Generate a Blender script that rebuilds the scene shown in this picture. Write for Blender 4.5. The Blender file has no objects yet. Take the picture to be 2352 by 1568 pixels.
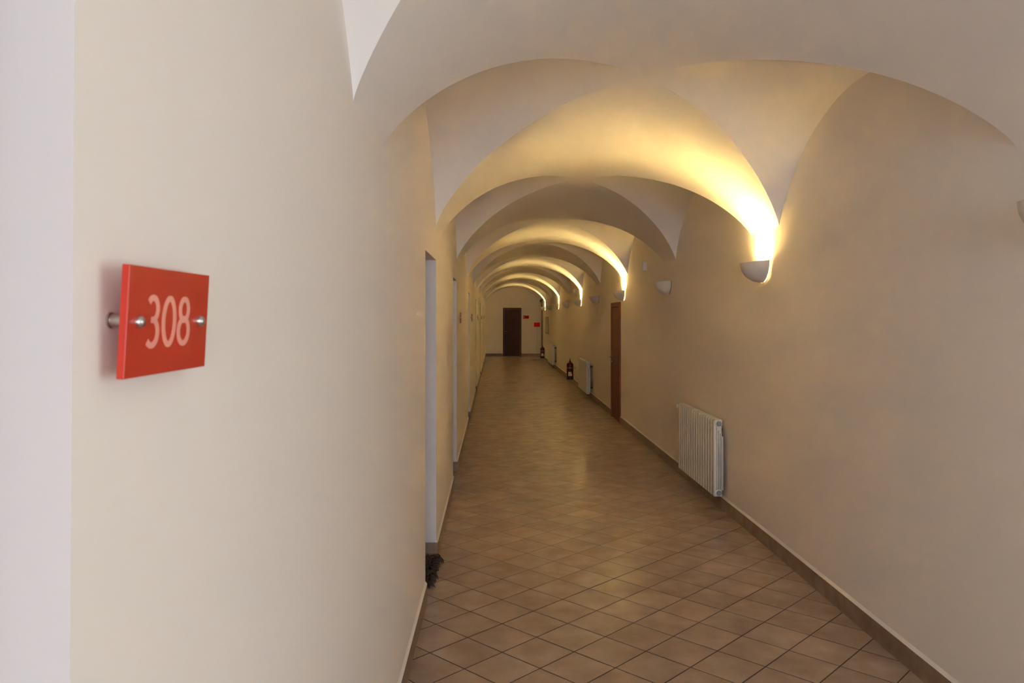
import bpy, bmesh, math, random
import numpy as np
from mathutils import Vector, Matrix
random.seed(7)
S = bpy.context.scene
COL = S.collection
PI = math.pi

# ------------------------------------------------------------------ materials
def new_mat(name):
    m = bpy.data.materials.new(name); m.use_nodes = True
    nt = m.node_tree
    return m, nt, nt.nodes['Principled BSDF']

def simple(name, col, rough=.5, metal=0., spec=.5, coat=0.):
    m, nt, b = new_mat(name)
    b.inputs['Base Color'].default_value = (*col, 1)
    b.inputs['Roughness'].default_value = rough
    b.inputs['Metallic'].default_value = metal
    b.inputs['Specular IOR Level'].default_value = spec
    b.inputs['Coat Weight'].default_value = coat
    return m

def mottled(name, c1, c2, scale=3., rough=.6, bump=.0, bscale=60., spec=.3, detail=4):
    m, nt, b = new_mat(name); N = nt.nodes; L = nt.links
    tc = N.new('ShaderNodeTexCoord')
    n = N.new('ShaderNodeTexNoise'); n.inputs['Scale'].default_value = scale; n.inputs['Detail'].default_value = detail
    L.new(tc.outputs['Object'], n.inputs['Vector'])
    r = N.new('ShaderNodeValToRGB')
    r.color_ramp.elements[0].color = (*c1, 1); r.color_ramp.elements[0].position = .3
    r.color_ramp.elements[1].color = (*c2, 1); r.color_ramp.elements[1].position = .7
    L.new(n.outputs['Fac'], r.inputs['Fac']); L.new(r.outputs['Color'], b.inputs['Base Color'])
    b.inputs['Roughness'].default_value = rough
    b.inputs['Specular IOR Level'].default_value = spec
    if bump:
        n2 = N.new('ShaderNodeTexNoise'); n2.inputs['Scale'].default_value = bscale; n2.inputs['Detail'].default_value = 3
        L.new(tc.outputs['Object'], n2.inputs['Vector'])
        bp = N.new('ShaderNodeBump'); bp.inputs['Strength'].default_value = bump; bp.inputs['Distance'].default_value = .004
        L.new(n2.outputs['Fac'], bp.inputs['Height']); L.new(bp.outputs['Normal'], b.inputs['Normal'])
    return m

def wood(name, c1, c2, rough=.45):
    m, nt, b = new_mat(name); N = nt.nodes; L = nt.links
    tc = N.new('ShaderNodeTexCoord'); mp = N.new('ShaderNodeMapping')
    mp.inputs['Scale'].default_value = (18, 18, 1.2)
    L.new(tc.outputs['Object'], mp.inputs['Vector'])
    n = N.new('ShaderNodeTexNoise'); n.inputs['Scale'].default_value = 2.2; n.inputs['Detail'].default_value = 5
    L.new(mp.outputs['Vector'], n.inputs['Vector'])
    r = N.new('ShaderNodeValToRGB')
    r.color_ramp.elements[0].color = (*c1, 1); r.color_ramp.elements[0].position = .35
    r.color_ramp.elements[1].color = (*c2, 1); r.color_ramp.elements[1].position = .7
    L.new(n.outputs['Fac'], r.inputs['Fac']); L.new(r.outputs['Color'], b.inputs['Base Color'])
    b.inputs['Roughness'].default_value = rough
    return m

TILE = .2466
def floor_tiles(name):
    m, nt, b = new_mat(name); N = nt.nodes; L = nt.links
    def math_(op, a, bb=None, c=None):
        n = N.new('ShaderNodeMath'); n.operation = op
        for i, v in enumerate((a, bb, c)):
            if v is None: continue
            if isinstance(v, (int, float)): n.inputs[i].default_value = v
            else: L.new(v, n.inputs[i])
        return n.outputs[0]
    tc = N.new('ShaderNodeTexCoord'); sp = N.new('ShaderNodeSeparateXYZ')
    L.new(tc.outputs['Object'], sp.inputs['Vector'])
    X0, Y0 = .1868, 4.271                      # one joint crossing
    dx = math_('SUBTRACT', sp.outputs['X'], X0); dy = math_('SUBTRACT', sp.outputs['Y'], Y0)
    k = math.sqrt(.5) / TILE
    u = math_('MULTIPLY', math_('ADD', dx, dy), k)
    v = math_('MULTIPLY', math_('SUBTRACT', dy, dx), k)
    def edge(w):
        f = math_('FRACT', w); g = math_('SUBTRACT', 1., f)
        return math_('MINIMUM', f, g)
    e = math_('MINIMUM', edge(u), edge(v))
    mr = N.new('ShaderNodeMapRange'); mr.inputs['From Min'].default_value = .0075; mr.inputs['From Max'].default_value = .017
    L.new(e, mr.inputs['Value'])
    # one wider joint crossing the corridor
    wide = N.new('ShaderNodeMapRange'); wide.inputs['From Min'].default_value = .012; wide.inputs['From Max'].default_value = .018
    L.new(math_('ABSOLUTE', v), wide.inputs['Value'])
    mask = math_('MULTIPLY', mr.outputs['Result'], wide.outputs['Result'])
    cu = math_('FLOOR', u); cv = math_('FLOOR', v)
    cmb = N.new('ShaderNodeCombineXYZ'); L.new(cu, cmb.inputs['X']); L.new(cv, cmb.inputs['Y'])
    wn = N.new('ShaderNodeTexWhiteNoise'); wn.noise_dimensions = '3D'; L.new(cmb.outputs[0], wn.inputs['Vector'])
    no = N.new('ShaderNodeTexNoise'); no.inputs['Scale'].default_value = 5.5; no.inputs['Detail'].default_value = 5
    off = N.new('ShaderNodeVectorMath'); off.operation = 'MULTIPLY_ADD'
    off.inputs[1].default_value = (7, 7, 7)
    L.new(wn.outputs['Color'], off.inputs[0]); L.new(tc.outputs['Object'], off.inputs[2])
    L.new(off.outputs[0], no.inputs['Vector'])
    r = N.new('ShaderNodeValToRGB')
    r.color_ramp.elements[0].color = (*FLOOR_A, 1); r.color_ramp.elements[0].position = .3
    r.color_ramp.elements[1].color = (*FLOOR_B, 1); r.color_ramp.elements[1].position = .72
    L.new(no.outputs['Fac'], r.inputs['Fac'])
    hs = N.new('ShaderNodeHueSaturation')
    vv = math_('MULTIPLY_ADD', wn.outputs['Value'], .10, .95)
    L.new(vv, hs.inputs['Value']); L.new(r.outputs['Color'], hs.inputs['Color'])
    mix = N.new('ShaderNodeMix'); mix.data_type = 'RGBA'
    L.new(mask, mix.inputs['Factor']); mix.inputs['A'].default_value = (.060, .037, .025, 1)
    L.new(hs.outputs['Color'], mix.inputs['B']); L.new(mix.outputs['Result'], b.inputs['Base Color'])
    rr = N.new('ShaderNodeMapRange'); rr.inputs['To Min'].default_value = .8; rr.inputs['To Max'].default_value = .24
    L.new(mask, rr.inputs['Value'])
    L.new(rr.outputs['Result'], b.inputs['Roughness'])
    b.inputs['Specular IOR Level'].default_value = .31
    bp = N.new('ShaderNodeBump'); bp.inputs['Strength'].default_value = .35; bp.inputs['Distance'].default_value = .002
    h = math_('ADD', mask, math_('MULTIPLY', no.outputs['Fac'], .06))
    L.new(h, bp.inputs['Height']); L.new(bp.outputs['Normal'], b.inputs['Normal'])
    return m

def skirting(name):
    m, nt, b = new_mat(name); N = nt.nodes; L = nt.links
    tc = N.new('ShaderNodeTexCoord'); sp = N.new('ShaderNodeSeparateXYZ'); L.new(tc.outputs['Object'], sp.inputs['Vector'])
    d = N.new('ShaderNodeMath'); d.operation = 'MULTIPLY_ADD'; d.inputs[1].default_value = 1/.2466; d.inputs[2].default_value = .33
    ax = N.new('ShaderNodeMath'); ax.operation = 'ADD'; L.new(sp.outputs['Y'], ax.inputs[0]); L.new(sp.outputs['X'], ax.inputs[1])
    L.new(ax.outputs[0], d.inputs[0])
    f = N.new('ShaderNodeMath'); f.operation = 'PINGPONG'; f.inputs[1].default_value = .5; L.new(d.outputs[0], f.inputs[0])
    mr = N.new('ShaderNodeMapRange'); mr.inputs['From Min'].default_value = .008; mr.inputs['From Max'].default_value = .016
    L.new(f.outputs[0], mr.inputs['Value'])
    n = N.new('ShaderNodeTexNoise'); n.inputs['Scale'].default_value = 9; n.inputs['Detail'].default_value = 5; L.new(tc.outputs['Object'], n.inputs['Vector'])
    r = N.new('ShaderNodeValToRGB')
    r.color_ramp.elements[0].color = (*[c*k for c, k in zip(FLOOR_A, (.66, .60, .56))], 1); r.color_ramp.elements[0].position = .3
    r.color_ramp.elements[1].color = (*[c*k for c, k in zip(FLOOR_B, (.74, .68, .64))], 1); r.color_ramp.elements[1].position = .72
    L.new(n.outputs['Fac'], r.inputs['Fac'])
    mix = N.new('ShaderNodeMix'); mix.data_type = 'RGBA'; L.new(mr.outputs['Result'], mix.inputs['Factor'])
    mix.inputs['A'].default_value = (.2, .15, .11, 1); L.new(r.outputs['Color'], mix.inputs['B'])
    L.new(mix.outputs['Result'], b.inputs['Base Color'])
    b.inputs['Roughness'].default_value = .45
    return m

def emit(name, col, strength):
    m, nt, b = new_mat(name)
    b.inputs['Base Color'].default_value = (*col, 1)
    b.inputs['Emission Color'].default_value = (*col, 1)
    b.inputs['Emission Strength'].default_value = strength
    return m

FLOOR_A = (.335, .231, .157)
FLOOR_B = (.465, .352, .264)
M = {}
M['wall'] = mottled('cream_plaster', (.852, .793, .724), (.872, .813, .744), 1.3, .75, .10, 45., .2)
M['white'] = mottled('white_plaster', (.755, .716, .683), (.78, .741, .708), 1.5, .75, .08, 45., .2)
M['vault'] = mottled('vault_plaster', (.863, .825, .787), (.883, .845, .807), .9, .78, .08, 30., .2)
M['floor'] = floor_tiles('floor_tiles')
M['skirt'] = skirting('skirting_tiles')
M['door'] = wood('brown_door_wood', (.155, .040, .011), (.235, .066, .019), .6)
M['dark_door'] = wood('dark_door_wood', (.050, .0105, .0042), (.072, .016, .006), .6)
M['shade_strip'] = wood('passage_shade_brown', (.13, .075, .038), (.18, .11, .06), .6)
M['gap'] = simple('dark_gap', (.02, .01, .006), .8)
M['red'] = simple('red_acrylic', (.56, .030, .012), .22, coat=.3)
M['red_edge'] = simple('red_acrylic_edge', (.62, .040, .018), .4)
M['pink'] = simple('frosted_numerals', (.83, .33, .25), .5)
M['steel'] = simple('brushed_steel', (.55, .52, .49), .28, 1.)
M['chrome'] = simple('chrome', (.6, .6, .58), .2, 1.)
M['gyps'] = mottled('sconce_gypsum', (.66, .62, .57), (.70, .66, .61), 8, .8)
M['bulb'] = emit('lamp_glass', (1., .80, .50), 60.)
M['bulb_off'] = simple('lamp_glass_off', (.7, .68, .62), .2)
M['rad'] = simple('radiator_enamel', (.74, .72, .66), .32)
M['rad_grey'] = simple('radiator_plug', (.33, .33, .32), .4, .6)
M['ext'] = simple('extinguisher_red', (.085, .005, .004), .35, spec=.3)
M['black'] = simple('black_plastic', (.012, .011, .011), .5)
M['label'] = simple('paper_label', (.55, .47, .38), .6)
M['plastic'] = simple('white_plastic', (.72, .69, .64), .4)
M['slot'] = simple('box_slot', (.12, .10, .08), .5)
M['sign'] = simple('red_sign', (.62, .012, .008), .7, spec=.1)
M['sign_dark'] = simple('dark_red_sign', (.30, .006, .006), .7, spec=.1)
M['signwhite'] = simple('sign_arrow', (.75, .7, .62), .5)
M['mat'] = mottled('rag_fibres', (.022, .014, .012), (.10, .062, .045), 60, .9, 0)
M['rubber'] = simple('dark_rubber', (.03, .026, .02), .7)
M['board'] = simple('board_face', (.66, .58, .44), .6)
M['boardframe'] = simple('board_frame', (.40, .32, .21), .6)
M['cord'] = simple('cable_duct', (.66, .58, .48), .7)
M['frame'] = simple('window_frame_paint', (.78, .76, .72), .4)

# ------------------------------------------------------------------ helpers
def obj(name, bm, mats, parent=None, smooth=False, kind=None):
    bm.normal_update()
    me = bpy.data.meshes.new(name); bm.to_mesh(me); bm.free()
    for m in (mats if isinstance(mats, (list, tuple)) else [mats]): me.materials.append(m)
    if smooth:
        for p in me.polygons: p.use_smooth = True
    o = bpy.data.objects.new(name, me); COL.objects.link(o)
    if parent: o.parent = parent
    if kind: o['kind'] = kind
    return o

def smooth_by_angle(o, deg=35):
    me = o.data
    for p in me.polygons: p.use_smooth = True
    bm = bmesh.new(); bm.from_mesh(me)
    a = math.radians(deg)
    for e in bm.edges:
        if len(e.link_faces) == 2:
            e.smooth = e.calc_face_angle(0) < a
    bm.to_mesh(me); bm.free()
    return o

def tag(o, label, cat, group=None, kind=None):
    o['label'] = label; o['category'] = cat
    if group: o['group'] = group
    if kind: o['kind'] = kind
    return o

def thing(name, label, cat, loc=(0, 0, 0), rot=(0, 0, 0), group=None):
    o = bpy.data.objects.new(name, None); COL.objects.link(o)
    o.empty_display_size = .1
    o.location = loc; o.rotation_euler = rot
    return tag(o, label, cat, group)

def dup(root, loc, label):
    r = root.copy(); COL.objects.link(r); r.location = loc; r['label'] = label
    for ch in root.children:
        c = ch.copy(); COL.objects.link(c); c.parent = r
        for g in ch.children:
            d = g.copy(); COL.objects.link(d); d.parent = c
    return r

def quad(bm, pts, mi=0):
    f = bm.faces.new([bm.verts.new(p) for p in pts]); f.material_index = mi
    return f

def box(bm, x0, x1, y0, y1, z0, z1, bev=0., seg=2, mi=0):
    vs = [bm.verts.new((x, y, z)) for x in (x0, x1) for y in (y0, y1) for z in (z0, z1)]
    fs = []
    for idx in ((0,1,3,2),(4,6,7,5),(0,4,5,1),(2,3,7,6),(0,2,6,4),(1,5,7,3)):
        f = bm.faces.new([vs[i] for i in idx]); f.material_index = mi; fs.append(f)
    if bev:
        es = list({e for f in fs for e in f.edges})
        r = bmesh.ops.bevel(bm, geom=es, offset=bev, segments=seg, affect='EDGES', profile=.5)
        for f in r['faces']: f.material_index = mi
    return fs

def lathe(bm, prof, c=(0, 0, 0), axis='Z', n=28, mi=0, cap=True):
    rings = []
    for r, h in prof:
        ring = []
        for i in range(n):
            a = 2*PI*i/n
            p = (r*math.cos(a), r*math.sin(a), h)
            if axis == 'X': p = (p[2], p[0], p[1])
            elif axis == 'Y': p = (p[1], p[2], p[0])
            ring.append(bm.verts.new((p[0]+c[0], p[1]+c[1], p[2]+c[2])))
        rings.append(ring)
    for a, b in zip(rings, rings[1:]):
        for i in range(n):
            f = bm.faces.new((a[i], a[(i+1) % n], b[(i+1) % n], b[i])); f.material_index = mi
    if cap:
        f = bm.faces.new(list(reversed(rings[0]))); f.material_index = mi
        f = bm.faces.new(rings[-1]); f.material_index = mi

def tube(bm, pts, r, n=10, mi=0):
    pts = [Vector(p) for p in pts]; rings = []
    up = Vector((0, 0, 1))
    for i, p in enumerate(pts):
        t = (pts[min(i+1, len(pts)-1)] - pts[max(i-1, 0)]).normalized()
        s = t.cross(up)
        if s.length < 1e-3: s = t.cross(Vector((0, 1, 0)))
        s.normalize(); w = s.cross(t).normalized()
        rr = r[i] if isinstance(r, (list, tuple)) else r
        rings.append([bm.verts.new(p + rr*(math.cos(2*PI*k/n)*s + math.sin(2*PI*k/n)*w)) for k in range(n)])
    for a, b in zip(rings, rings[1:]):
        for i in range(n):
            f = bm.faces.new((a[i], a[(i+1) % n], b[(i+1) % n], b[i])); f.material_index = mi
    bm.faces.new(list(reversed(rings[0]))).material_index = mi
    bm.faces.new(rings[-1]).material_index = mi

def fix(bm):
    bmesh.ops.recalc_face_normals(bm, faces=bm.faces)
    return bm

# ------------------------------------------------------------------ corridor plan (metres; camera at x=0, y=0)
EYE = 1.62
YB, YE = -5.2, 32.3
_L = [(-6,-.402),(.75,-.412),(4.43,-.424),(5.24,-.428),(7.4,-.444),(8.2,-.453),(12,-.478),(17,-.512),(21.5,-.524),(26,-.547),(32.3,-.60),(40,-.64)]
_R = [(-6,1.90),(5.5,1.893),(8.4,1.872),(11.4,1.856),(12.3,1.848),(14.4,1.852),(17.4,1.845),(20.4,1.825),(23.4,1.80),(26.4,1.77),(29.4,1.735),(32.3,1.71),(40,1.70)]
def XL(y): return float(np.interp(y, [p[0] for p in _L], [p[1] for p in _L]))
def XR(y): return float(np.interp(y, [p[0] for p in _R], [p[1] for p in _R]))
SPR, RISE, HALF, PITCH, B1 = 2.235, .64, 1.205, 3.0, 5.51
bands = [B1 + PITCH*(i-1) for i in range(-2, 11)]
bays = [b + PITCH/2 for b in bands[:-1]]
RHO = .56
def arc(s):
    s = min(1., abs(s)); R = (1+RHO*RHO)/(2*RHO)
    c = (math.sqrt(max(R*R-s*s, 0)) - (R-RHO))/RHO
    e = math.sqrt(max(0., 1-s*s))
    return .82*c + .18*e
def xs(s, y):
    a, b = XL(y), XR(y)
    return (a+b)/2 + s*(b-a)/2
def wall_top(y):
    for c in bays:
        t = abs(y-c)/HALF
        if t < 1: return SPR + RISE*arc(t)
    return SPR

# ------------------------------------------------------------------ ceiling: groin vault
bm = bmesh.new()
def grid(rows, mi=0):
    vr = [[bm.verts.new(p) for p in r] for r in rows]
    for a, b in zip(vr, vr[1:]):
        for i in range(len(a)-1):
            vs = [a[i], a[i+1], b[i+1], b[i]]
            co = []
            u = []
            for v in vs:
                if all((v.co-w).length > 1e-6 for w in co): co.append(v.co); u.append(v)
            if len(u) >= 3:
                f = bm.faces.new(u); f.smooth = True; f.material_index = mi
NS = 64
ss = [math.sin(PI/2*(-1+2*i/NS)) for i in range(NS+1)]
for b in bands:
    rows = []
    for s in ss:
        y0 = b - PITCH/2 + HALF*abs(s); y1 = b + PITCH/2 - HALF*abs(s)
        z = SPR + RISE*arc(s)
        rows.append([(xs(s, y0+(y1-y0)*j/16), y0+(y1-y0)*j/16, z) for j in range(17)])
    grid(rows)
for c in bays:
    for sg in (-1, 1):
        rows = []
        for t in ss:
            y = c + HALF*t; z = SPR + RISE*arc(t)
            s0 = abs(t)
            rows.append([(xs(sg*(s0+(1-s0)*j/12), y), y, z) for j in range(13)])
        grid(rows)
ceiling = obj('ceiling', bm, M['vault'], kind='structure')

# ------------------------------------------------------------------ floor
bm = bmesh.new()
quad(bm, [(-1.2, YB-.1, 0), (4.0, YB-.1, 0), (4.0, YE+.2, 0), (-1.2, YE+.2, 0)])
obj('floor', bm, M['floor'], kind='structure')

# ------------------------------------------------------------------ walls
HEAD, DEEP = 2.005, .24
niches = [(-.12, .754), (4.43, 5.24), (7.40, 8.17), (11.75, 12.5), (16.35, 17.1), (20.8, 21.5), (25.4, 26.1)]
SKH, SKT = .10, .011

def samples(extra):
    ys = set([YB, YE] + extra)
    for c in bays:
        for i in range(49):
            y = c + HALF*math.sin(PI/2*(-1+i/24))
            if YB < y < YE: ys.add(y)
    for b in bands:
        for d in (-.15, 0, .15):
            if YB < b+d < YE: ys.add(b+d)
    out = []
    for y in sorted(ys):
        if not out or y-out[-1] > 1e-4 or y in extra:
            if out and y-out[-1] < 1e-4: out.pop()
            out.append(y)
    return out

# left wall with door niches
bm = bmesh.new()
ys = samples([v for n in niches for v in n])
def lean(n_i, z): return (z-EYE)*.0137 if n_i == 0 else 0.
def zcut(y): return None
for a, b in zip(ys, ys[1:]):
    mid = (a+b)/2
    ni = next((i for i, n in enumerate(niches) if n[0] <= mid <= n[1]), None)
    zl = HEAD if ni is not None else 0
    za, zb = wall_top(a), wall_top(b)
    a0, a1 = a, a
    if ni is None and abs(a-niches[0][1]) < 1e-5:      # the nearest corner is a little out of plumb
        quad(bm, [(XL(a), a+lean(0, 0), 0), (XL(b), b, 0), (XL(b), b, HEAD), (XL(a), a+lean(0, HEAD), HEAD)])
        quad(bm, [(XL(a), a, HEAD), (XL(b), b, HEAD), (XL(b), b, zb), (XL(a), a, za)])
    else:
        quad(bm, [(XL(a), a, zl), (XL(b), b, zl), (XL(b), b, zb), (XL(a), a, za)])
for i, (n0, n1) in enumerate(niches):
    x0, x1 = XL(n0), XL(n1); d = DEEP
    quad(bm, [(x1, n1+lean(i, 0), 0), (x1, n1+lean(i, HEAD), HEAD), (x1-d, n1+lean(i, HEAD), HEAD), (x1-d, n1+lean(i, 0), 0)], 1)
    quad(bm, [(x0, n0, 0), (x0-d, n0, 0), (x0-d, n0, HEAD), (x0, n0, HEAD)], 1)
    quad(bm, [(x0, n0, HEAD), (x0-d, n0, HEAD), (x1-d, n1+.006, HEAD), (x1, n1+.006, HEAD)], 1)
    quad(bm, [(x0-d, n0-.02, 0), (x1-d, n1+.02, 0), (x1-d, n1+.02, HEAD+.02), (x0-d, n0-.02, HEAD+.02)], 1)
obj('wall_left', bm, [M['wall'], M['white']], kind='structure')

# right wall with a window behind the viewer and a side passage at the far end
WINS = [(-.70, .85, .90, 2.20)]
PAS = (30.9, 32.29, 2.30)
bm = bmesh.new()
ys = samples([v for W in WINS for v in W[:2]] + [PAS[0], PAS[1]])
for a, b in zip(ys, ys[1:]):
    mid = (a+b)/2
    za, zb = wall_top(a), wall_top(b)
    def seg(z0a, z0b, z1a, z1b):
        quad(bm, [(XR(b), b, z0b), (XR(a), a, z0a), (XR(a), a, z1a), (XR(b), b, z1b)])
    WIN = next((W for W in WINS if W[0] <= mid <= W[1]), None)
    if WIN:
        seg(0, 0, WIN[2], WIN[2])
        if za > WIN[3] or zb > WIN[3]: seg(min(WIN[3], za), min(WIN[3], zb), za, zb)
    elif PAS[0] <= mid <= PAS[1]:
        seg(min(PAS[2], za), min(PAS[2], zb), za, zb)
    else: seg(0, 0, za, zb)
# window reveals
xw = XR(0); xo = xw+.32
for WIN in WINS:
    quad(bm, [(xw, WIN[0], WIN[2]), (xo, WIN[0], WIN[2]), (xo, WIN[1], WIN[2]), (xw, WIN[1], WIN[2])])
    quad(bm, [(xw, WIN[0], WIN[3]), (xw, WIN[1], WIN[3]), (xo, WIN[1], WIN[3]), (xo, WIN[0], WIN[3])])
    quad(bm, [(xw, WIN[0], WIN[2]), (xw, WIN[0], WIN[3]), (xo, WIN[0], WIN[3]), (xo, WIN[0], WIN[2])])
    quad(bm, [(xw, WIN[1], WIN[2]), (xo, WIN[1], WIN[2]), (xo, WIN[1], WIN[3]), (xw, WIN[1], WIN[3])])
# side passage
xp = XR(31.5); p0, p1, pz = PAS
quad(bm, [(xp, p0, 0), (xp, p0, pz), (3.6, p0, pz), (3.6, p0, 0)])
quad(bm, [(xp, p1, 0), (3.6, p1, 0), (3.6, p1, pz), (xp, p1, pz)])
quad(bm, [(3.6, p0, 0), (3.6, p0, pz), (3.6, p1, pz), (3.6, p1, 0)])
quad(bm, [(xp-.03, p0, pz), (xp-.03, p1, pz), (3.6, p1, pz), (3.6, p0, pz)])
obj('wall_right', bm, [M['wall']], kind='structure')

bm = bmesh.new()                                   # post and beam added to give the opening its dark strip of shade
box(bm, XR(p0)-.045, XR(p0)+.03, p0, p0+.10, 0, pz+.05, .004)
box(bm, XR(31.6)-.045, XR(31.6)+.03, p0+.10, YE-.002, pz-.05, pz+.05, .004)
tr1 = obj('trim_1', fix(bm), M['shade_strip'], kind='structure')
bm = bmesh.new()
quad(bm, [(-1.0, YE, 0), (-1.0, YE, 3.1), (2.2, YE, 3.1), (2.2, YE, 0)])
obj('wall_end', bm, M['wall'], kind='structure')
BW = (-.12, 1.62, .85, 2.45)
bm = bmesh.new()
for a, b, c, d in ((-1., BW[0], 0, 3.1), (BW[1], 2.2, 0, 3.1), (BW[0], BW[1], 0, BW[2]), (BW[0], BW[1], BW[3], 3.1)):
    quad(bm, [(a, YB, c), (b, YB, c), (b, YB, d), (a, YB, d)])
yo = YB-.32
quad(bm, [(BW[0], YB, BW[2]), (BW[1], YB, BW[2]), (BW[1], yo, BW[2]), (BW[0], yo, BW[2])])
quad(bm, [(BW[0], YB, BW[3]), (BW[0], yo, BW[3]), (BW[1], yo, BW[3]), (BW[1], YB, BW[3])])
quad(bm, [(BW[0], YB, BW[2]), (BW[0], yo, BW[2]), (BW[0], yo, BW[3]), (BW[0], YB, BW[3])])
quad(bm, [(BW[1], YB, BW[2]), (BW[1], YB, BW[3]), (BW[1], yo, BW[3]), (BW[1], yo, BW[2])])
obj('wall_back', bm, M['wall'], kind='structure')

# skirting tiles
def run(bm, pts, side, h0, h1, t0, t1):
    """a strip along plan points; side=+1 grows towards +x"""
    for (xa, ya), (xb, yb) in zip(pts, pts[1:]):
        d = Vector((xb-xa, yb-ya)).normalized(); n = Vector((d.y, -d.x))*side
        def P(x, y, t, z): return (x+n.x*t, y+n.y*t, z)
        A = [P(xa, ya, -.004, h0), P(xa, ya, t0, h0), P(xa, ya, t1, h1), P(xa, ya, -.004, h1)]
        B = [P(xb, yb, -.004, h0), P(xb, yb, t0, h0), P(xb, yb, t1, h1), P(xb, yb, -.004, h1)]
        va = [bm.verts.new(p) for p in A]; vb = [bm.verts.new(p) for p in B]
        for i in range(4):
            bm.faces.new((va[i], va[(i+1) % 4], vb[(i+1) % 4], vb[i]))
        bm.faces.new(list(reversed(va))); bm.faces.new(vb)
def plan(fn, y0, y1):
    n = max(1, int((y1-y0)/.8))
    return [(fn(y0+(y1-y0)*i/n), y0+(y1-y0)*i/n) for i in range(n+1)]
b1, b2 = bmesh.new(), bmesh.new()
prev = YB
for n0, n1 in niches + [(YE, YE)]:
    pts = plan(XL, prev, n0)
    run(b1, pts, 1, 0, SKH, SKT, SKT); run(b2, pts, 1, SKH, SKH+.014, SKT, .0)
    if n0 < YE:
        x = XL(n1)
        jl = lean(0, .05) if n1 < 1 else 0
        for q, w, h0, h1, t0, t1 in ((b1, 0, 0, SKH, SKT, SKT),):
            run(q, [(x-DEEP+.03, n1+jl), (x+SKT, n1+jl)], 1, h0, h1, t0, t1)
            run(q, [(XL(n0)-DEEP+.03, n0), (XL(n0), n0)], -1, h0, h1, t0, t1)
    prev = n1
bl = obj('baseboard_left', fix(b1), M['skirt'], kind='structure')
obj('mortar_strip', fix(b2), M['wall'], bl)
DOOR_R = (11.80, 12.70)
b1, b2 = bmesh.new(), bmesh.new()
for y0, y1 in ((YB, DOOR_R[0]), (DOOR_R[1], PAS[0])):
    pts = plan(XR, y0, y1)
    run(b1, pts, -1, 0, SKH, SKT, SKT); run(b2, pts, -1, SKH, SKH+.016, SKT+.001, .0)
br = obj('baseboard_right', fix(b1), M['skirt'], kind='structure')
obj('mortar_strip', fix(b2), M['wall'], br)
ED = (.142, .909, 2.015)
b1 = bmesh.new()
for x0, x1 in ((XL(YE), ED[0]), (ED[1], 1.70)):
    run(b1, [(x0, YE), (x1, YE)], 1, 0, SKH+.01, SKT, SKT)
obj('baseboard_end', fix(b1), M['skirt'], kind='structure')

# ------------------------------------------------------------------ doors
def lever(parent, c, nx, along, name='door_handle'):
    """c on the door face; nx = outward normal (world axis vector), along = direction of the lever"""
    bm = bmesh.new(); c = Vector(c); nx = Vector(nx); al = Vector(along)
    tube(bm, [c, c+nx*.008], .026, 16)
    tube(bm, [c, c+nx*.055], .009, 10)
    tube(bm, [c+nx*.05-al*.005, c+nx*.052+al*.06, c+nx*.048+al*.115], [.009, .0085, .008], 10)
    h = obj(name, fix(bm), M['chrome'], parent, True)
    h['label'] = 'chrome lever handle'
    bm = bmesh.new(); k = c-Vector((0, 0, .085))
    tube(bm, [k, k+nx*.009], .022, 16); tube(bm, [k, k+nx*.02], .008, 8)
    obj('lock_rose', fix(bm), M['chrome'], parent, True)

d1 = bpy.data.objects.new('door_1', None); COL.objects.link(d1); d1['kind'] = 'structure'
d1['label'] = 'orange brown wooden door set flush in the right wall before the middle radiator'; d1['category'] = 'door'
y0, y1 = DOOR_R; x0 = XR((y0+y1)/2); zt = 1.855
bm = bmesh.new()
box(bm, x0-.022, x0+.06, y0, y0+.065, 0, zt, .003); box(bm, x0-.022, x0+.06, y1-.065, y1, 0, zt, .003)
box(bm, x0-.022, x0+.06, y0+.065, y1-.065, zt-.065, zt, .003)
obj('door_frame', fix(bm), M['door'], d1)
bm = bmesh.new(); box(bm, x0-.012, x0+.03, y0+.070, y1-.070, .008, zt-.078, .003)
obj('door_leaf', fix(bm), M['door'], d1)
bm = bmesh.new(); box(bm, x0-.008, x0+.03, y0+.064, y1-.064, zt-.082, zt-.063)  # dark box fills the gap above the leaf; its shade is in the colour
obj('door_gap_fill', fix(bm), M['gap'], d1)
lever(d1, (x0-.012, y1-.15, .985), (-1, 0, 0), (0, -1, 0))

d2 = bpy.data.objects.new('door_2', None); COL.objects.link(d2); d2['kind'] = 'structure'
d2['label'] = 'dark red-brown door in the end wall of the corridor'; d2['category'] = 'door'
bm = bmesh.new()
box(bm, ED[0], ED[0]+.05, YE-.025, YE+.03, 0, ED[2], .003); box(bm, ED[1]-.05, ED[1], YE-.025, YE+.03, 0, ED[2], .003)
box(bm, ED[0]+.05, ED[1]-.05, YE-.025, YE+.03, ED[2]-.05, ED[2], .003)
obj('door_frame', fix(bm), M['dark_door'], d2)
bm = bmesh.new(); box(bm, ED[0]+.053, ED[1]-.053, YE-.016, YE+.03, .008, ED[2]-.053, .003)
obj('door_leaf', fix(bm), M['dark_door'], d2)
lever(d2, (ED[0]+.10, YE-.016, 1.02), (0, -1, 0), (1, 0, 0))

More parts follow.
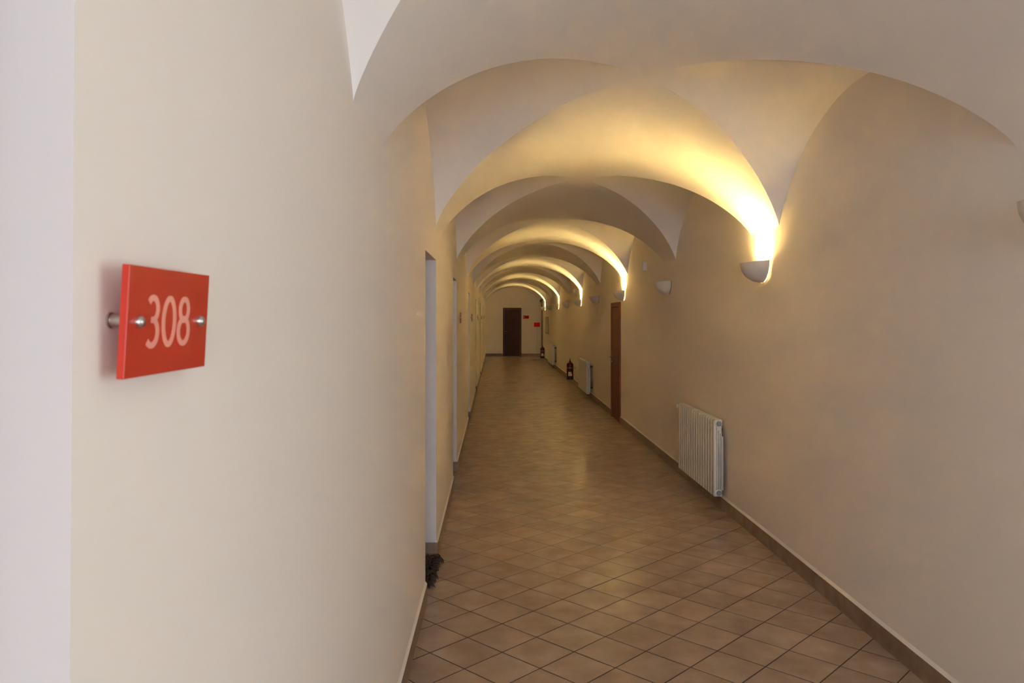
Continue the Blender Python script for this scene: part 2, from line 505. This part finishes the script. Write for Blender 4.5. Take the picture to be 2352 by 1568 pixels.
for i, (n0, n1) in enumerate(niches):
    d = bpy.data.objects.new('door_%d' % (i+3), None); COL.objects.link(d); d['kind'] = 'structure'
    x = XL((n0+n1)/2)-DEEP
    bm = bmesh.new()
    box(bm, x+.004, x+.06, n0+.012, n0+.07, 0, HEAD-.01, .003); box(bm, x+.004, x+.06, n1-.07, n1-.026, 0, HEAD-.01, .003)
    box(bm, x+.004, x+.06, n0+.07, n1-.07, HEAD-.07, HEAD-.01, .003)
    obj('door_frame', fix(bm), M['door'], d)
    bm = bmesh.new(); box(bm, x+.004, x+.045, n0+.073, n1-.073, .006, HEAD-.073, .003)
    obj('door_leaf', fix(bm), M['door'], d)
    lever(d, (x+.045, n1-.14, .985), (1, 0, 0), (0, -1, 0))

# ------------------------------------------------------------------ window behind the viewer
xf = xw+.26
gm, nt, pb = new_mat('window_glass')
nt.nodes.remove(pb)
tr = nt.nodes.new('ShaderNodeBsdfTransparent'); gl = nt.nodes.new('ShaderNodeBsdfGlossy'); gl.inputs['Roughness'].default_value = .02
mx = nt.nodes.new('ShaderNodeMixShader'); mx.inputs[0].default_value = .07
nt.links.new(tr.outputs[0], mx.inputs[1]); nt.links.new(gl.outputs[0], mx.inputs[2])
nt.links.new(mx.outputs[0], nt.nodes['Material Output'].inputs['Surface'])
for k, WIN in enumerate(WINS):
    w = bpy.data.objects.new('window_%d' % (k+1), None); COL.objects.link(w); w['kind'] = 'structure'
    bm = bmesh.new()
    for a, b, c, d in ((WIN[0], WIN[0]+.06, WIN[2], WIN[3]), (WIN[1]-.06, WIN[1], WIN[2], WIN[3]), (WIN[0], WIN[1], WIN[2], WIN[2]+.06), (WIN[0], WIN[1], WIN[3]-.06, WIN[3]), ((WIN[0]+WIN[1])/2-.04, (WIN[0]+WIN[1])/2+.04, WIN[2], WIN[3])):
        box(bm, xf, xf+.05, a, b, c, d, .004)
    obj('window_frame', fix(bm), M['frame'], w)
    bm = bmesh.new(); quad(bm, [(xf+.025, WIN[0]+.05, WIN[2]+.05), (xf+.025, WIN[1]-.05, WIN[2]+.05), (xf+.025, WIN[1]-.05, WIN[3]-.05), (xf+.025, WIN[0]+.05, WIN[3]-.05)])
    obj('window_pane', bm, gm, w)

w = bpy.data.objects.new('window_%d' % (len(WINS)+1), None); COL.objects.link(w); w['kind'] = 'structure'
bm = bmesh.new(); yf = YB-.26; xm = (BW[0]+BW[1])/2
for a, b, c, d in ((BW[0], BW[0]+.06, BW[2], BW[3]), (BW[1]-.06, BW[1], BW[2], BW[3]), (BW[0], BW[1], BW[2], BW[2]+.06), (BW[0], BW[1], BW[3]-.06, BW[3]), (xm-.04, xm+.04, BW[2], BW[3])):
    box(bm, a, b, yf-.05, yf, c, d, .004)
obj('window_frame', fix(bm), M['frame'], w)
bm = bmesh.new(); quad(bm, [(BW[0]+.05, yf-.025, BW[2]+.05), (BW[1]-.05, yf-.025, BW[2]+.05), (BW[1]-.05, yf-.025, BW[3]-.05), (BW[0]+.05, yf-.025, BW[3]-.05)])
obj('window_pane', bm, gm, w)

# ------------------------------------------------------------------ wall sconces on the right wall
RIM, SR, SDEP, GAP = 2.020, .152, .150, .016
def bowl_mesh():
    """half of a round bowl: x<0 is out into the corridor, the wall is at x=0"""
    bm = bmesh.new()
    nu, nv = 16, 28
    def surf(R, D, off):
        rows = []
        for i in range(nu+1):
            ph = PI/2*i/nu
            rows.append([(-GAP - R*math.cos(ph)*math.sin(PI*j/nv), (R+.005)*math.cos(ph)*math.cos(PI*j/nv), -D*math.sin(ph)+off - .012*math.cos(ph)*math.sin(PI*j/nv)) for j in range(nv+1)])
        return rows
    outer = [[bm.verts.new(p) for p in r] for r in surf(SR, SDEP, 0)]
    inner = [[bm.verts.new(p) for p in r] for r in surf(SR-.007, SDEP-.007, 0)]
    for g, flip in ((outer, False), (inner, True)):
        for a, b in zip(g, g[1:]):
            for j in range(nv):
                vs = [a[j], a[j+1], b[j+1], b[j]]
                bm.faces.new(vs[::-1] if flip else vs)
    for j in range(nv): bm.faces.new((outer[0][j], inner[0][j], inner[0][j+1], outer[0][j+1]))
    for e in (0, nv):
        for i in range(nu): bm.faces.new((outer[i][e], outer[i+1][e], inner[i+1][e], inner[i][e]))
    bmesh.ops.remove_doubles(bm, verts=bm.verts, dist=1e-5)
    return fix(bm)
names = {0: 'unlit plaster wall sconce cut by the right edge of the photo',
 1: 'largest lit half-bowl plaster sconce, above and beyond the nearest radiator',
 2: 'unlit pale half-bowl sconce just beyond the large lit one',
 3: 'lit half-bowl sconce directly above the brown right-hand door',
 4: 'unlit half-bowl sconce on the wall just past the brown right-hand door',
 5: 'lit half-bowl sconce, third glowing one down the corridor',
 6: 'unlit half-bowl sconce between the third and fourth glowing ones',
 7: 'lit half-bowl sconce, fourth glowing one down the corridor',
 8: 'unlit half-bowl sconce just before the farthest glowing one',
 9: 'farthest lit half-bowl sconce, closest to the end wall'}
proto = {}
for lit in (True, False):
    pass
LAMP_W = 40.
for i in range(10):
    lit = i % 2 == 1
    yc = B1 + PITCH*(i-1); loc = (XR(yc), yc, RIM)
    if lit not in proto:
        t = thing('wall_sconce', names[i], 'wall lamp', loc, group='half-bowl sconces along the right wall')
        b = smooth_by_angle(obj('bowl', bowl_mesh(), M['gyps'], t), 40)
        bm = bmesh.new(); n = 36                     # half-round plate against the wall, same outline as the bowl
        ring = [(.152*math.cos(PI+PI*j/n), .150*math.sin(PI+PI*j/n)) for j in range(n+1)]
        fr = [bm.verts.new((-.004, y, z)) for y, z in ring]; bk = [bm.verts.new((.003, y, z)) for y, z in ring]
        bm.faces.new(fr); bm.faces.new(bk[::-1])
        for j in range(n+1): bm.faces.new((fr[j], fr[(j+1) % (n+1)], bk[(j+1) % (n+1)], bk[j]))
        obj('wall_plate', fix(bm), M['gyps'], t)
        bm = bmesh.new(); box(bm, -.045, -.003, -.014, .014, -.152, -.130, .003)
        obj('wall_bracket', fix(bm), M['gyps'], t)
        bm = bmesh.new(); tube(bm, [(-.055, -.045, -.080), (-.055, .045, -.080)], .006, 12)
        tube(bm, [(-.055, -.058, -.080), (-.055, -.045, -.080)], .009, 12); tube(bm, [(-.055, .045, -.080), (-.055, .058, -.080)], .009, 12)
        hb = bmesh.new()
        for sg in (-1, 1): box(hb, -.085, -.003, sg*.062-.002, sg*.062+.002, -.102, -.010)  # hidden end plates added to cut the lamp's sideways light
        box(hb, -.085, -.009, -.060, .060, -.106, -.102)
        obj('lamp_side_shields', fix(hb), M['gyps'], t)
        obj('bulb', fix(bm), M['bulb'] if lit else M['bulb_off'], t, True)
        proto[lit] = t
    else:
        dup(proto[lit], loc, names[i])
    if lit:
        for dy in (-.035, 0, .035):           # the length of the halogen tube
            ld = bpy.data.lights.new('sconce_lamp', 'POINT'); ld.energy = LAMP_W/3; ld.color = (1., .74, .28); ld.shadow_soft_size = .012
            lo = bpy.data.objects.new('sconce_lamp', ld); COL.objects.link(lo); lo.location = (loc[0]-.050, yc+dy, RIM-.066)

# ------------------------------------------------------------------ radiators
def section_mesh():
    """one column: front at x=0 (faces the corridor), wall side +x; y 0..0.078"""
    bm = bmesh.new(); w, H = .078, .64
    box(bm, 0, .026, .011, w-.011, .0, H-.010, .0115, 4)
    box(bm, .022, .070, .030, .048, .02, H-.03)                 # web
    for k, (a, b) in enumerate(((.026, .033), (.040, .047), (.054, .061), (.068, .076))):
        box(bm, a, b, .002, w-.002, .055, H-.075-.022*k, .003, 2)
    box(bm, .004, .072, .004, w-.004, H-.058, H, .014, 3)         # top header
    box(bm, .006, .066, .002, w-.002, .004, .060, .006, 2)
    lathe(bm, [(.017, -.001), (.017, w+.001)], (.042, 0, H-.034), 'Y', 18)
    return fix(bm)
def rad_thing(loc, n, label, gap=.115):
    t = thing('radiator', label, 'radiator', loc, group='white ribbed radiators along the right wall')
    secs = obj('rib_section', section_mesh(), M['rad'], t); smooth_by_angle(secs, 40)
    for k in range(1, n):
        c = secs.copy(); COL.objects.link(c); c.parent = t; c.location = (0, .079*k, 0)
    for z in (.606, .034):
        bm = bmesh.new()
        lathe(bm, [(.021, 0), (.021, .008), (.017, .011), (.0135, .011), (.0135, .006), (.004, .006)], (0, 0, 0), 'Y', 22)
        p = obj('end_plug', fix(bm), M['rad_grey'], t); smooth_by_angle(p)
        p.rotation_euler = (0, 0, PI); p.location = (.040, .004, z); p['label'] = 'round grey end plug'
    L = .079*n
    bm = bmesh.new(); lathe(bm, [(.012, 0), (.012, .03), (.017, .034), (.017, .075), (.012, .08)], (.010, L-.002, .600), 'Y', 16)
    v = obj('valve', fix(bm), M['rad'], t); smooth_by_angle(v)
    for y in (.16, L-.16):
        for z in (.10, .52):
            bm = bmesh.new(); box(bm, .066, gap-.004, y-.012, y+.012, z, z+.03, .003)
            obj('wall_bracket', fix(bm), M['black'], t)
    return t
for y0, n, z, gap, lab in ((6.36, 16, .137, .117, 'nearest and largest white ribbed radiator on the right wall'),
        (15.2, 20, .108, .142, 'white ribbed radiator between the brown door and the nearer fire extinguisher'),
        (24.2, 24, .125, .145, 'smallest, farthest white radiator near the end of the corridor')):
    L = .079*n
    r = rad_thing((XR(y0)-gap, y0, z), n, lab, gap)
    r.rotation_euler = (0, 0, math.atan2(-(XR(y0+L)-XR(y0)), L))

# ------------------------------------------------------------------ fire extinguishers
def extinguisher(loc, label, gap, R=.08):
    t = thing('fire_extinguisher', label, 'fire extinguisher', loc, group='red fire extinguishers hung low on the right wall')
    bm = bmesh.new()
    lathe(bm, [(.02, .0), (R-.006, .0), (R, .012), (R, .34), (R*.95, .372), (R*.75, .392), (.03, .402), (.022, .412)], n=32)
    smooth_by_angle(obj('cylinder_body', fix(bm), M['ext'], t))
    bm = bmesh.new(); lathe(bm, [(R+.001, -.004), (R+.003, .0), (R+.003, .045), (R+.0005, .052)], n=32)
    smooth_by_angle(obj('foot_ring', fix(bm), M['black'], t))
    bm = bmesh.new(); n = 10                                     # label patch on the camera-facing side
    a0 = -PI/2-.62; a1 = -PI/2+.62
    vs = [[bm.verts.new(((R+.0012)*math.cos(a0+(a1-a0)*i/n), (R+.0012)*math.sin(a0+(a1-a0)*i/n), z)) for i in range(n+1)] for z in (.085, .185)]
    for i in range(n): bm.faces.new((vs[0][i], vs[0][i+1], vs[1][i+1], vs[1][i]))
    lb = obj('paper_label', bm, M['label'], t, True); lb['label'] = 'pale square label'
    bm = bmesh.new()
    lathe(bm, [(.018, .408), (.018, .44), (.012, .445), (.012, .47)], n=16)
    box(bm, -.009, .009, -.075, .02, .447, .457, .003)
    tube(bm, [(.0, 0, .465), (0, -.03, .478), (0, -.08, .500)], .008, 8)
    v = smooth_by_angle(obj('valve_lever', fix(bm), M['black'], t))
    bm = bmesh.new()
    tube(bm, [(.015, -.01, .43), (.035, -.05, .42), (.04, -.082, .37), (.038, -.088, .28), (.036, -.088, .2), (.036, -.087, .15)], [.007, .007, .007, .007, .009, .012], 10)
    obj('hose', fix(bm), M['black'], t, True)
    bm = bmesh.new(); box(bm, R-.004, gap-.004, -.012, .012, .265, .285, .003); lathe(bm, [(R+.003, .27), (R+.003, .285)], n=32)
    obj('wall_bracket', fix(bm), M['rad_grey'], t)
    return t
extinguisher((XR(18.6)-.145, 18.6, .13), 'nearer dark red fire extinguisher with a white label, past the middle radiator', .145)
extinguisher((XR(29.3)-.112, 29.3, .075), 'farther fire extinguisher in the corner by the end wall, past the last radiator', .112)

# ------------------------------------------------------------------ white boxes high on the right wall
def sounder(y, z, label):
    x = XR(y)
    t = thing('sounder_box', label, 'alarm box', (x, y, z), group='small white boxes high on the right wall')
    bm = bmesh.new(); box(bm, -.048, .004, 0, .13, -.055, .055, .007, 3)
    smooth_by_angle(obj('housing', fix(bm), M['plastic'], t))
    for k in range(3):
        bm = bmesh.new(); box(bm, -.056, -.046, .028, .122, -.034+.027*k, -.026+.027*k, .002)
        obj('grille_bar', fix(bm), M['plastic'], t)
    return t
s1 = sounder(9.78, 2.265, 'white wall box with three slots between the first unlit sconce and the door')
dup(s1, (XR(18.7), 18.7, 2.25), 'small white wall box above the nearer fire extinguisher')
dup(s1, (XR(27.9), 27.9, 2.23), 'tiny white wall box high by the farthest glowing sconce')

# ------------------------------------------------------------------ number plates on the left wall
def standoffs(t, ys, front):
    for y in ys:
        bm = bmesh.new()
        lathe(bm, [(.0085, -.028), (.0085, -.024), (.0065, -.0235), (.0065, 0.0)], (0, y, 0), 'X', 20)
        lathe(bm, [(.0066, front), (.0066, front+.002), (.0060, front+.0045), (.0042, front+.0065), (.0015, front+.0075)], (0, y, 0), 'X', 20)
        s = obj('standoff_pin', fix(bm), M['steel'], t); smooth_by_angle(s, 40); s['label'] = 'steel standoff pin'
def stroke(bm, pts, w, x0, x1, closed=False):
    n = len(pts); rows = []
    for i in range(n):
        if closed: a, b = pts[(i-1) % n], pts[(i+1) % n]
        else: a, b = pts[max(0, i-1)], pts[min(n-1, i+1)]
        d = Vector((b[0]-a[0], b[1]-a[1])).normalized(); nn = Vector((-d.y, d.x))
        ww = w if not callable(w) else w(d)
        p = Vector(pts[i])
        l, r = p+nn*ww/2, p-nn*ww/2
        rows.append([bm.verts.new((x, q.x, q.y)) for x, q in ((x0, l), (x1, l), (x1, r), (x0, r))])
    m = n if closed else n-1
    for i in range(m):
        a, b = rows[i], rows[(i+1) % n]
        for k in range(4): bm.faces.new((a[k], a[(k+1) % 4], b[(k+1) % 4], b[k]))
    if not closed:
        bm.faces.new(rows[0][::-1]); bm.faces.new(rows[-1])
PT = .008
t = thing('number_plate', 'large red acrylic plate reading 308 on the near left wall', 'door number plate', (XL(.9)+.0265, .909, 1.6155), (0, math.radians(3.1), 0))
bm = bmesh.new(); box(bm, -PT/2, PT/2, -.109, .109, -.0593, .0593, .0006, 1)
pan = obj('panel', fix(bm), [M['red'], M['red_edge']], t)
for p in pan.data.polygons:
    if abs(p.normal.x) < .5: p.material_index = 1
standoffs(t, (-.084, .081), PT/2)
H2 = .0297; wd = lambda d: .0078 if abs(d.y) > abs(d.x) else .0068
def wst(d): return .0066 + .0016*abs(d.y)
def ell(cy, cz, a, b, t0, t1, n=40): return [(cy+a*math.cos(t0+(t1-t0)*i/n), cz+b*math.sin(t0+(t1-t0)*i/n)) for i in range(n+1)]
def numeral(build):
    bm = bmesh.new(); build(bm)
    o = obj('numeral', fix(bm), M['pink'], t); o['label'] = 'pale pink numeral'
    return o
xa, xb = PT/2-.0002, PT/2+.0004
c3, c0, c8 = .8575-.907, .8995-.907, .941-.907
hs = H2-.0034
def b3(bm):
    top = ell(c3-.001, hs-.0125, .0122, .0125, math.radians(142), math.radians(-78), 30)
    bot = ell(c3-.0015, -hs+.0143, .0140, .0143, math.radians(82), math.radians(-136), 34)
    stroke(bm, top + [(c3-.0045, (top[-1][1]+bot[0][1])/2)], wst, xa, xb)
    stroke(bm, [(c3-.0045, (top[-1][1]+bot[0][1])/2)] + bot, wst, xa+.00005, xb+.00005)
numeral(b3)
numeral(lambda bm: stroke(bm, ell(c0, 0, .0150, hs, 0, 2*PI, 64)[:-1], wst, xa, xb, True))
def b8(bm):
    stroke(bm, ell(c8+.0003, hs-.0125, .0118, .0125, 0, 2*PI, 48)[:-1], wst, xa, xb, True)
    stroke(bm, ell(c8, -hs+.0147, .0146, .0147, 0, 2*PI, 48)[:-1], wst, xa+.00005, xb+.00005, True)
numeral(b8)

plates = [(8.38, 'faint reddish plate seen edge-on beside the second doorway on the left'),
          (12.68, 'faint reddish plate seen edge-on beside the third doorway on the left'),
          (17.28, 'faint reddish plate seen edge-on beside the fourth doorway on the left'),
          (21.68, 'faint reddish plate seen edge-on beside the fifth doorway on the left'),
          (26.28, 'faint reddish plate seen edge-on beside the sixth doorway on the left')]
pm, nt, pb = new_mat('tinted_clear_acrylic')
pb.inputs['Base Color'].default_value = (.50, .10, .05, 1); pb.inputs['Roughness'].default_value = .3
tr = nt.nodes.new('ShaderNodeBsdfTransparent'); tr.inputs['Color'].default_value = (.95, .80, .72, 1)
mx = nt.nodes.new('ShaderNodeMixShader'); mx.inputs[0].default_value = .62
nt.links.new(pb.outputs[0], mx.inputs[1]); nt.links.new(tr.outputs[0], mx.inputs[2])
nt.links.new(mx.outputs[0], nt.nodes['Material Output'].inputs['Surface'])
first = None
for y, lab in plates:
    loc = (XL(y+.1)+.0265, y+.11, 1.6155)
    if first is None:
        first = thing('number_plate', lab, 'door number plate', loc, group='small red plates beside the left doorways')
        bm = bmesh.new(); box(bm, -PT/2, PT/2, -.109, .109, -.0593, .0593, .0006, 1)
        obj('panel', fix(bm), pm, first); standoffs(first, (-.084, .081), PT/2)
    else: dup(first, loc, lab)

# ------------------------------------------------------------------ signs and duct on the end wall
def at_end(px, py): return ((px-1147.5)*YE/1779, EYE-(py-728.5)*YE/1779)
t = thing('arrow_sign', 'dark red sign with a white arrow beside the end door', 'sign', (at_end(1208.3, 728)[0], YE, at_end(1208.3, 728)[1]))
bm = bmesh.new(); box(bm, -.118, .118, -.008, .002, -.062, .062, .002)
obj('panel', fix(bm), M['sign_dark'], t)
bm = bmesh.new()
v = [bm.verts.new((x, -.0088, z)) for x, z in ((-.112, 0), (-.075, .026), (-.075, .010), (-.05, .010), (-.05, -.010), (-.075, -.010), (-.075, -.026))]
bm.faces.new(v); r = bmesh.ops.extrude_face_region(bm, geom=bm.faces[:]); bmesh.ops.translate(bm, vec=(0, .002, 0), verts=[g for g in r['geom'] if isinstance(g, bmesh.types.BMVert)])
a = obj('arrow_mark', fix(bm), M['signwhite'], t); a['label'] = 'white arrow pointing left'
t = thing('red_sign', 'bright red rectangular sign on the end wall, lower and right of the arrow sign', 'sign', (at_end(1233.3, 745.4)[0], YE, at_end(1233.3, 745.4)[1]))
bm = bmesh.new(); box(bm, -.123, .123, -.010, .002, -.088, .088, .002)
obj('panel', fix(bm), M['sign'], t)
bm = bmesh.new(); box(bm, -.08, .08, -.004, .006, -.05, .05)
obj('back_mount', fix(bm), M['plastic'], t)
x, z = at_end(1233.2, 750.5)
bm = bmesh.new(); box(bm, x-.009, x+.009, YE-.010, YE+.002, SKH+.012, z-.004, .002)
tag(obj('cable_duct', fix(bm), M['cord']), 'thin pale cable duct running down the end wall below the red sign', 'cable duct')

# ------------------------------------------------------------------ notice board on the right wall
y0, y1 = 27.6, 29.0
t = thing('notice_board', 'pale framed board on the right wall near the corridor end', 'notice board', (XR(28.3), 28.3, 1.33), (0, 0, math.atan2(-(XR(y1)-XR(y0)), y1-y0)))
bm = bmesh.new()
for a, b, c, d in ((-.6, .6, .28, .31), (-.6, .6, -.31, -.28), (-.6, -.57, -.28, .28), (.57, .6, -.28, .28)): box(bm, -.03, .004, a, b, c, d, .003)
obj('board_frame', fix(bm), M['boardframe'], t)
bm = bmesh.new(); box(bm, -.016, .002, -.575, .575, -.285, .285); obj('board_face', fix(bm), M['board'], t)

# ------------------------------------------------------------------ shaggy mat in the first doorway, dark mat strip far away
t = thing('rag_doormat', 'dark brown shaggy rag doormat lying in the first doorway on the left', 'doormat', (-.55, 4.93, 0))
bm = bmesh.new(); box(bm, -.10, .135, -.30, .26, 0.001, .012, .004)
obj('mat_base', fix(bm), M['mat'], t)
bm = bmesh.new()
def strand(p, d, L, r):
    d = Vector(d).normalized(); p = Vector(p); pts = []
    for i in range(5):
        u = i/4
        pts.append(p + d*L*u + Vector((random.uniform(-1, 1), random.uniform(-1, 1), 0))*.006*u + Vector((0, 0, .030*math.sin(PI*min(1, u*.95+.05))*random.uniform(.5, 1))))
    pts[-1].z = max(.006, pts[-1].z*.5)
    tube(bm, pts, [r, r*1.1, r, r*.8, r*.35], 5)
for k in range(520):
    x, y = random.uniform(-.09, .13), random.uniform(-.29, .25)
    a = random.uniform(0, 2*PI)
    strand((x, y, .010), (math.cos(a), math.sin(a), 0), random.uniform(.03, .06), random.uniform(.003, .006))
for k in range(46):
    y = random.uniform(-.29, .22)
    strand((.12, y, .008), (1, random.uniform(-.6, .6), 0), random.uniform(.02, .045), random.uniform(.003, .006))
o = obj('rag_pile', fix(bm), M['mat'], t, True); o['kind'] = 'stuff'
bm = bmesh.new()
for k in range(7):
    y = .13+.018*k*.5
    strand((.125, y, .010), (1, .55+.05*k, 0), .072-.004*abs(k-3), .0055)
obj('loose_tassel', fix(bm), M['mat'], t, True)

bm = bmesh.new()
n = 26; top, bot = [], []
for i in range(n+1):
    u = i/n; x = 1.16 + .5*u
    wv = .012 + .055*math.sin(PI*u)**.7
    top.append(bm.verts.new((x, 29.25+wv+.02*math.sin(u*7), .006+.010*math.sin(PI*u)+.012*math.exp(-((u-.3)/.08)**2))))
    bot.append(bm.verts.new((x, 29.25-wv*.8+.02*math.sin(u*7), .006)))
for i in range(n): bm.faces.new((bot[i], bot[i+1], top[i+1], top[i]))
r = bmesh.ops.extrude_face_region(bm, geom=bm.faces[:])
for v in [g for g in r['geom'] if isinstance(g, bmesh.types.BMVert)]: v.co.z = .001
tag(obj('floor_cloth', fix(bm), M['rubber'], None, True), 'dark crumpled strip of cloth on the floor by the farther extinguisher', 'cloth')

# ------------------------------------------------------------------ light
DAY = (19., 178.)
for WIN, e in zip(WINS, DAY):
    ld = bpy.data.lights.new('window_daylight', 'AREA'); ld.shape = 'RECTANGLE'; ld.size = WIN[3]-WIN[2]-.06; ld.size_y = WIN[1]-WIN[0]-.06
    ld.energy = e; ld.color = (.87, .97, 1.)
    lo = bpy.data.objects.new('window_daylight', ld); COL.objects.link(lo)
    lo.location = (xf-.02, (WIN[0]+WIN[1])/2, (WIN[2]+WIN[3])/2); lo.rotation_euler = (0, PI/2, 0)
ld = bpy.data.lights.new('window_daylight', 'AREA'); ld.shape = 'RECTANGLE'; ld.size = BW[1]-BW[0]-.06; ld.size_y = BW[3]-BW[2]-.06
ld.energy = DAY[1]; ld.color = (.71, .825, 1.)
lo = bpy.data.objects.new('window_daylight', ld); COL.objects.link(lo)
lo.location = (xm, yf+.02, (BW[2]+BW[3])/2); lo.rotation_euler = (PI/2, 0, 0)
wd_ = bpy.data.worlds.new('daylight'); S.world = wd_; wd_.use_nodes = True
wd_.node_tree.nodes['Background'].inputs['Color'].default_value = (.75, .86, 1., 1)
wd_.node_tree.nodes['Background'].inputs['Strength'].default_value = .15

# ------------------------------------------------------------------ camera
cd = bpy.data.cameras.new('camera'); cam = bpy.data.objects.new('camera', cd); COL.objects.link(cam)
cam.location = (0, 0, EYE)
cam.rotation_euler = (PI/2, 0, -math.atan(28.5/1779))
cd.sensor_width = 36; cd.lens = 36*1779/2352
cd.shift_y = -55.5/2352
cd.clip_start = .02; cd.clip_end = 200
cd.dof.use_dof = True; cd.dof.focus_distance = 9.; cd.dof.aperture_fstop = 11.
S.camera = cam
vs = S.view_settings
S.display_settings.display_device = 'sRGB'
vs.view_transform = 'Standard'; vs.look = 'None'; vs.gamma = 1; vs.use_curve_mapping = False
vs.exposure = 0.
S.cycles.use_denoising = True
S.cycles.max_bounces = 16; S.cycles.diffuse_bounces = 10
S.cycles.sample_clamp_indirect = 0
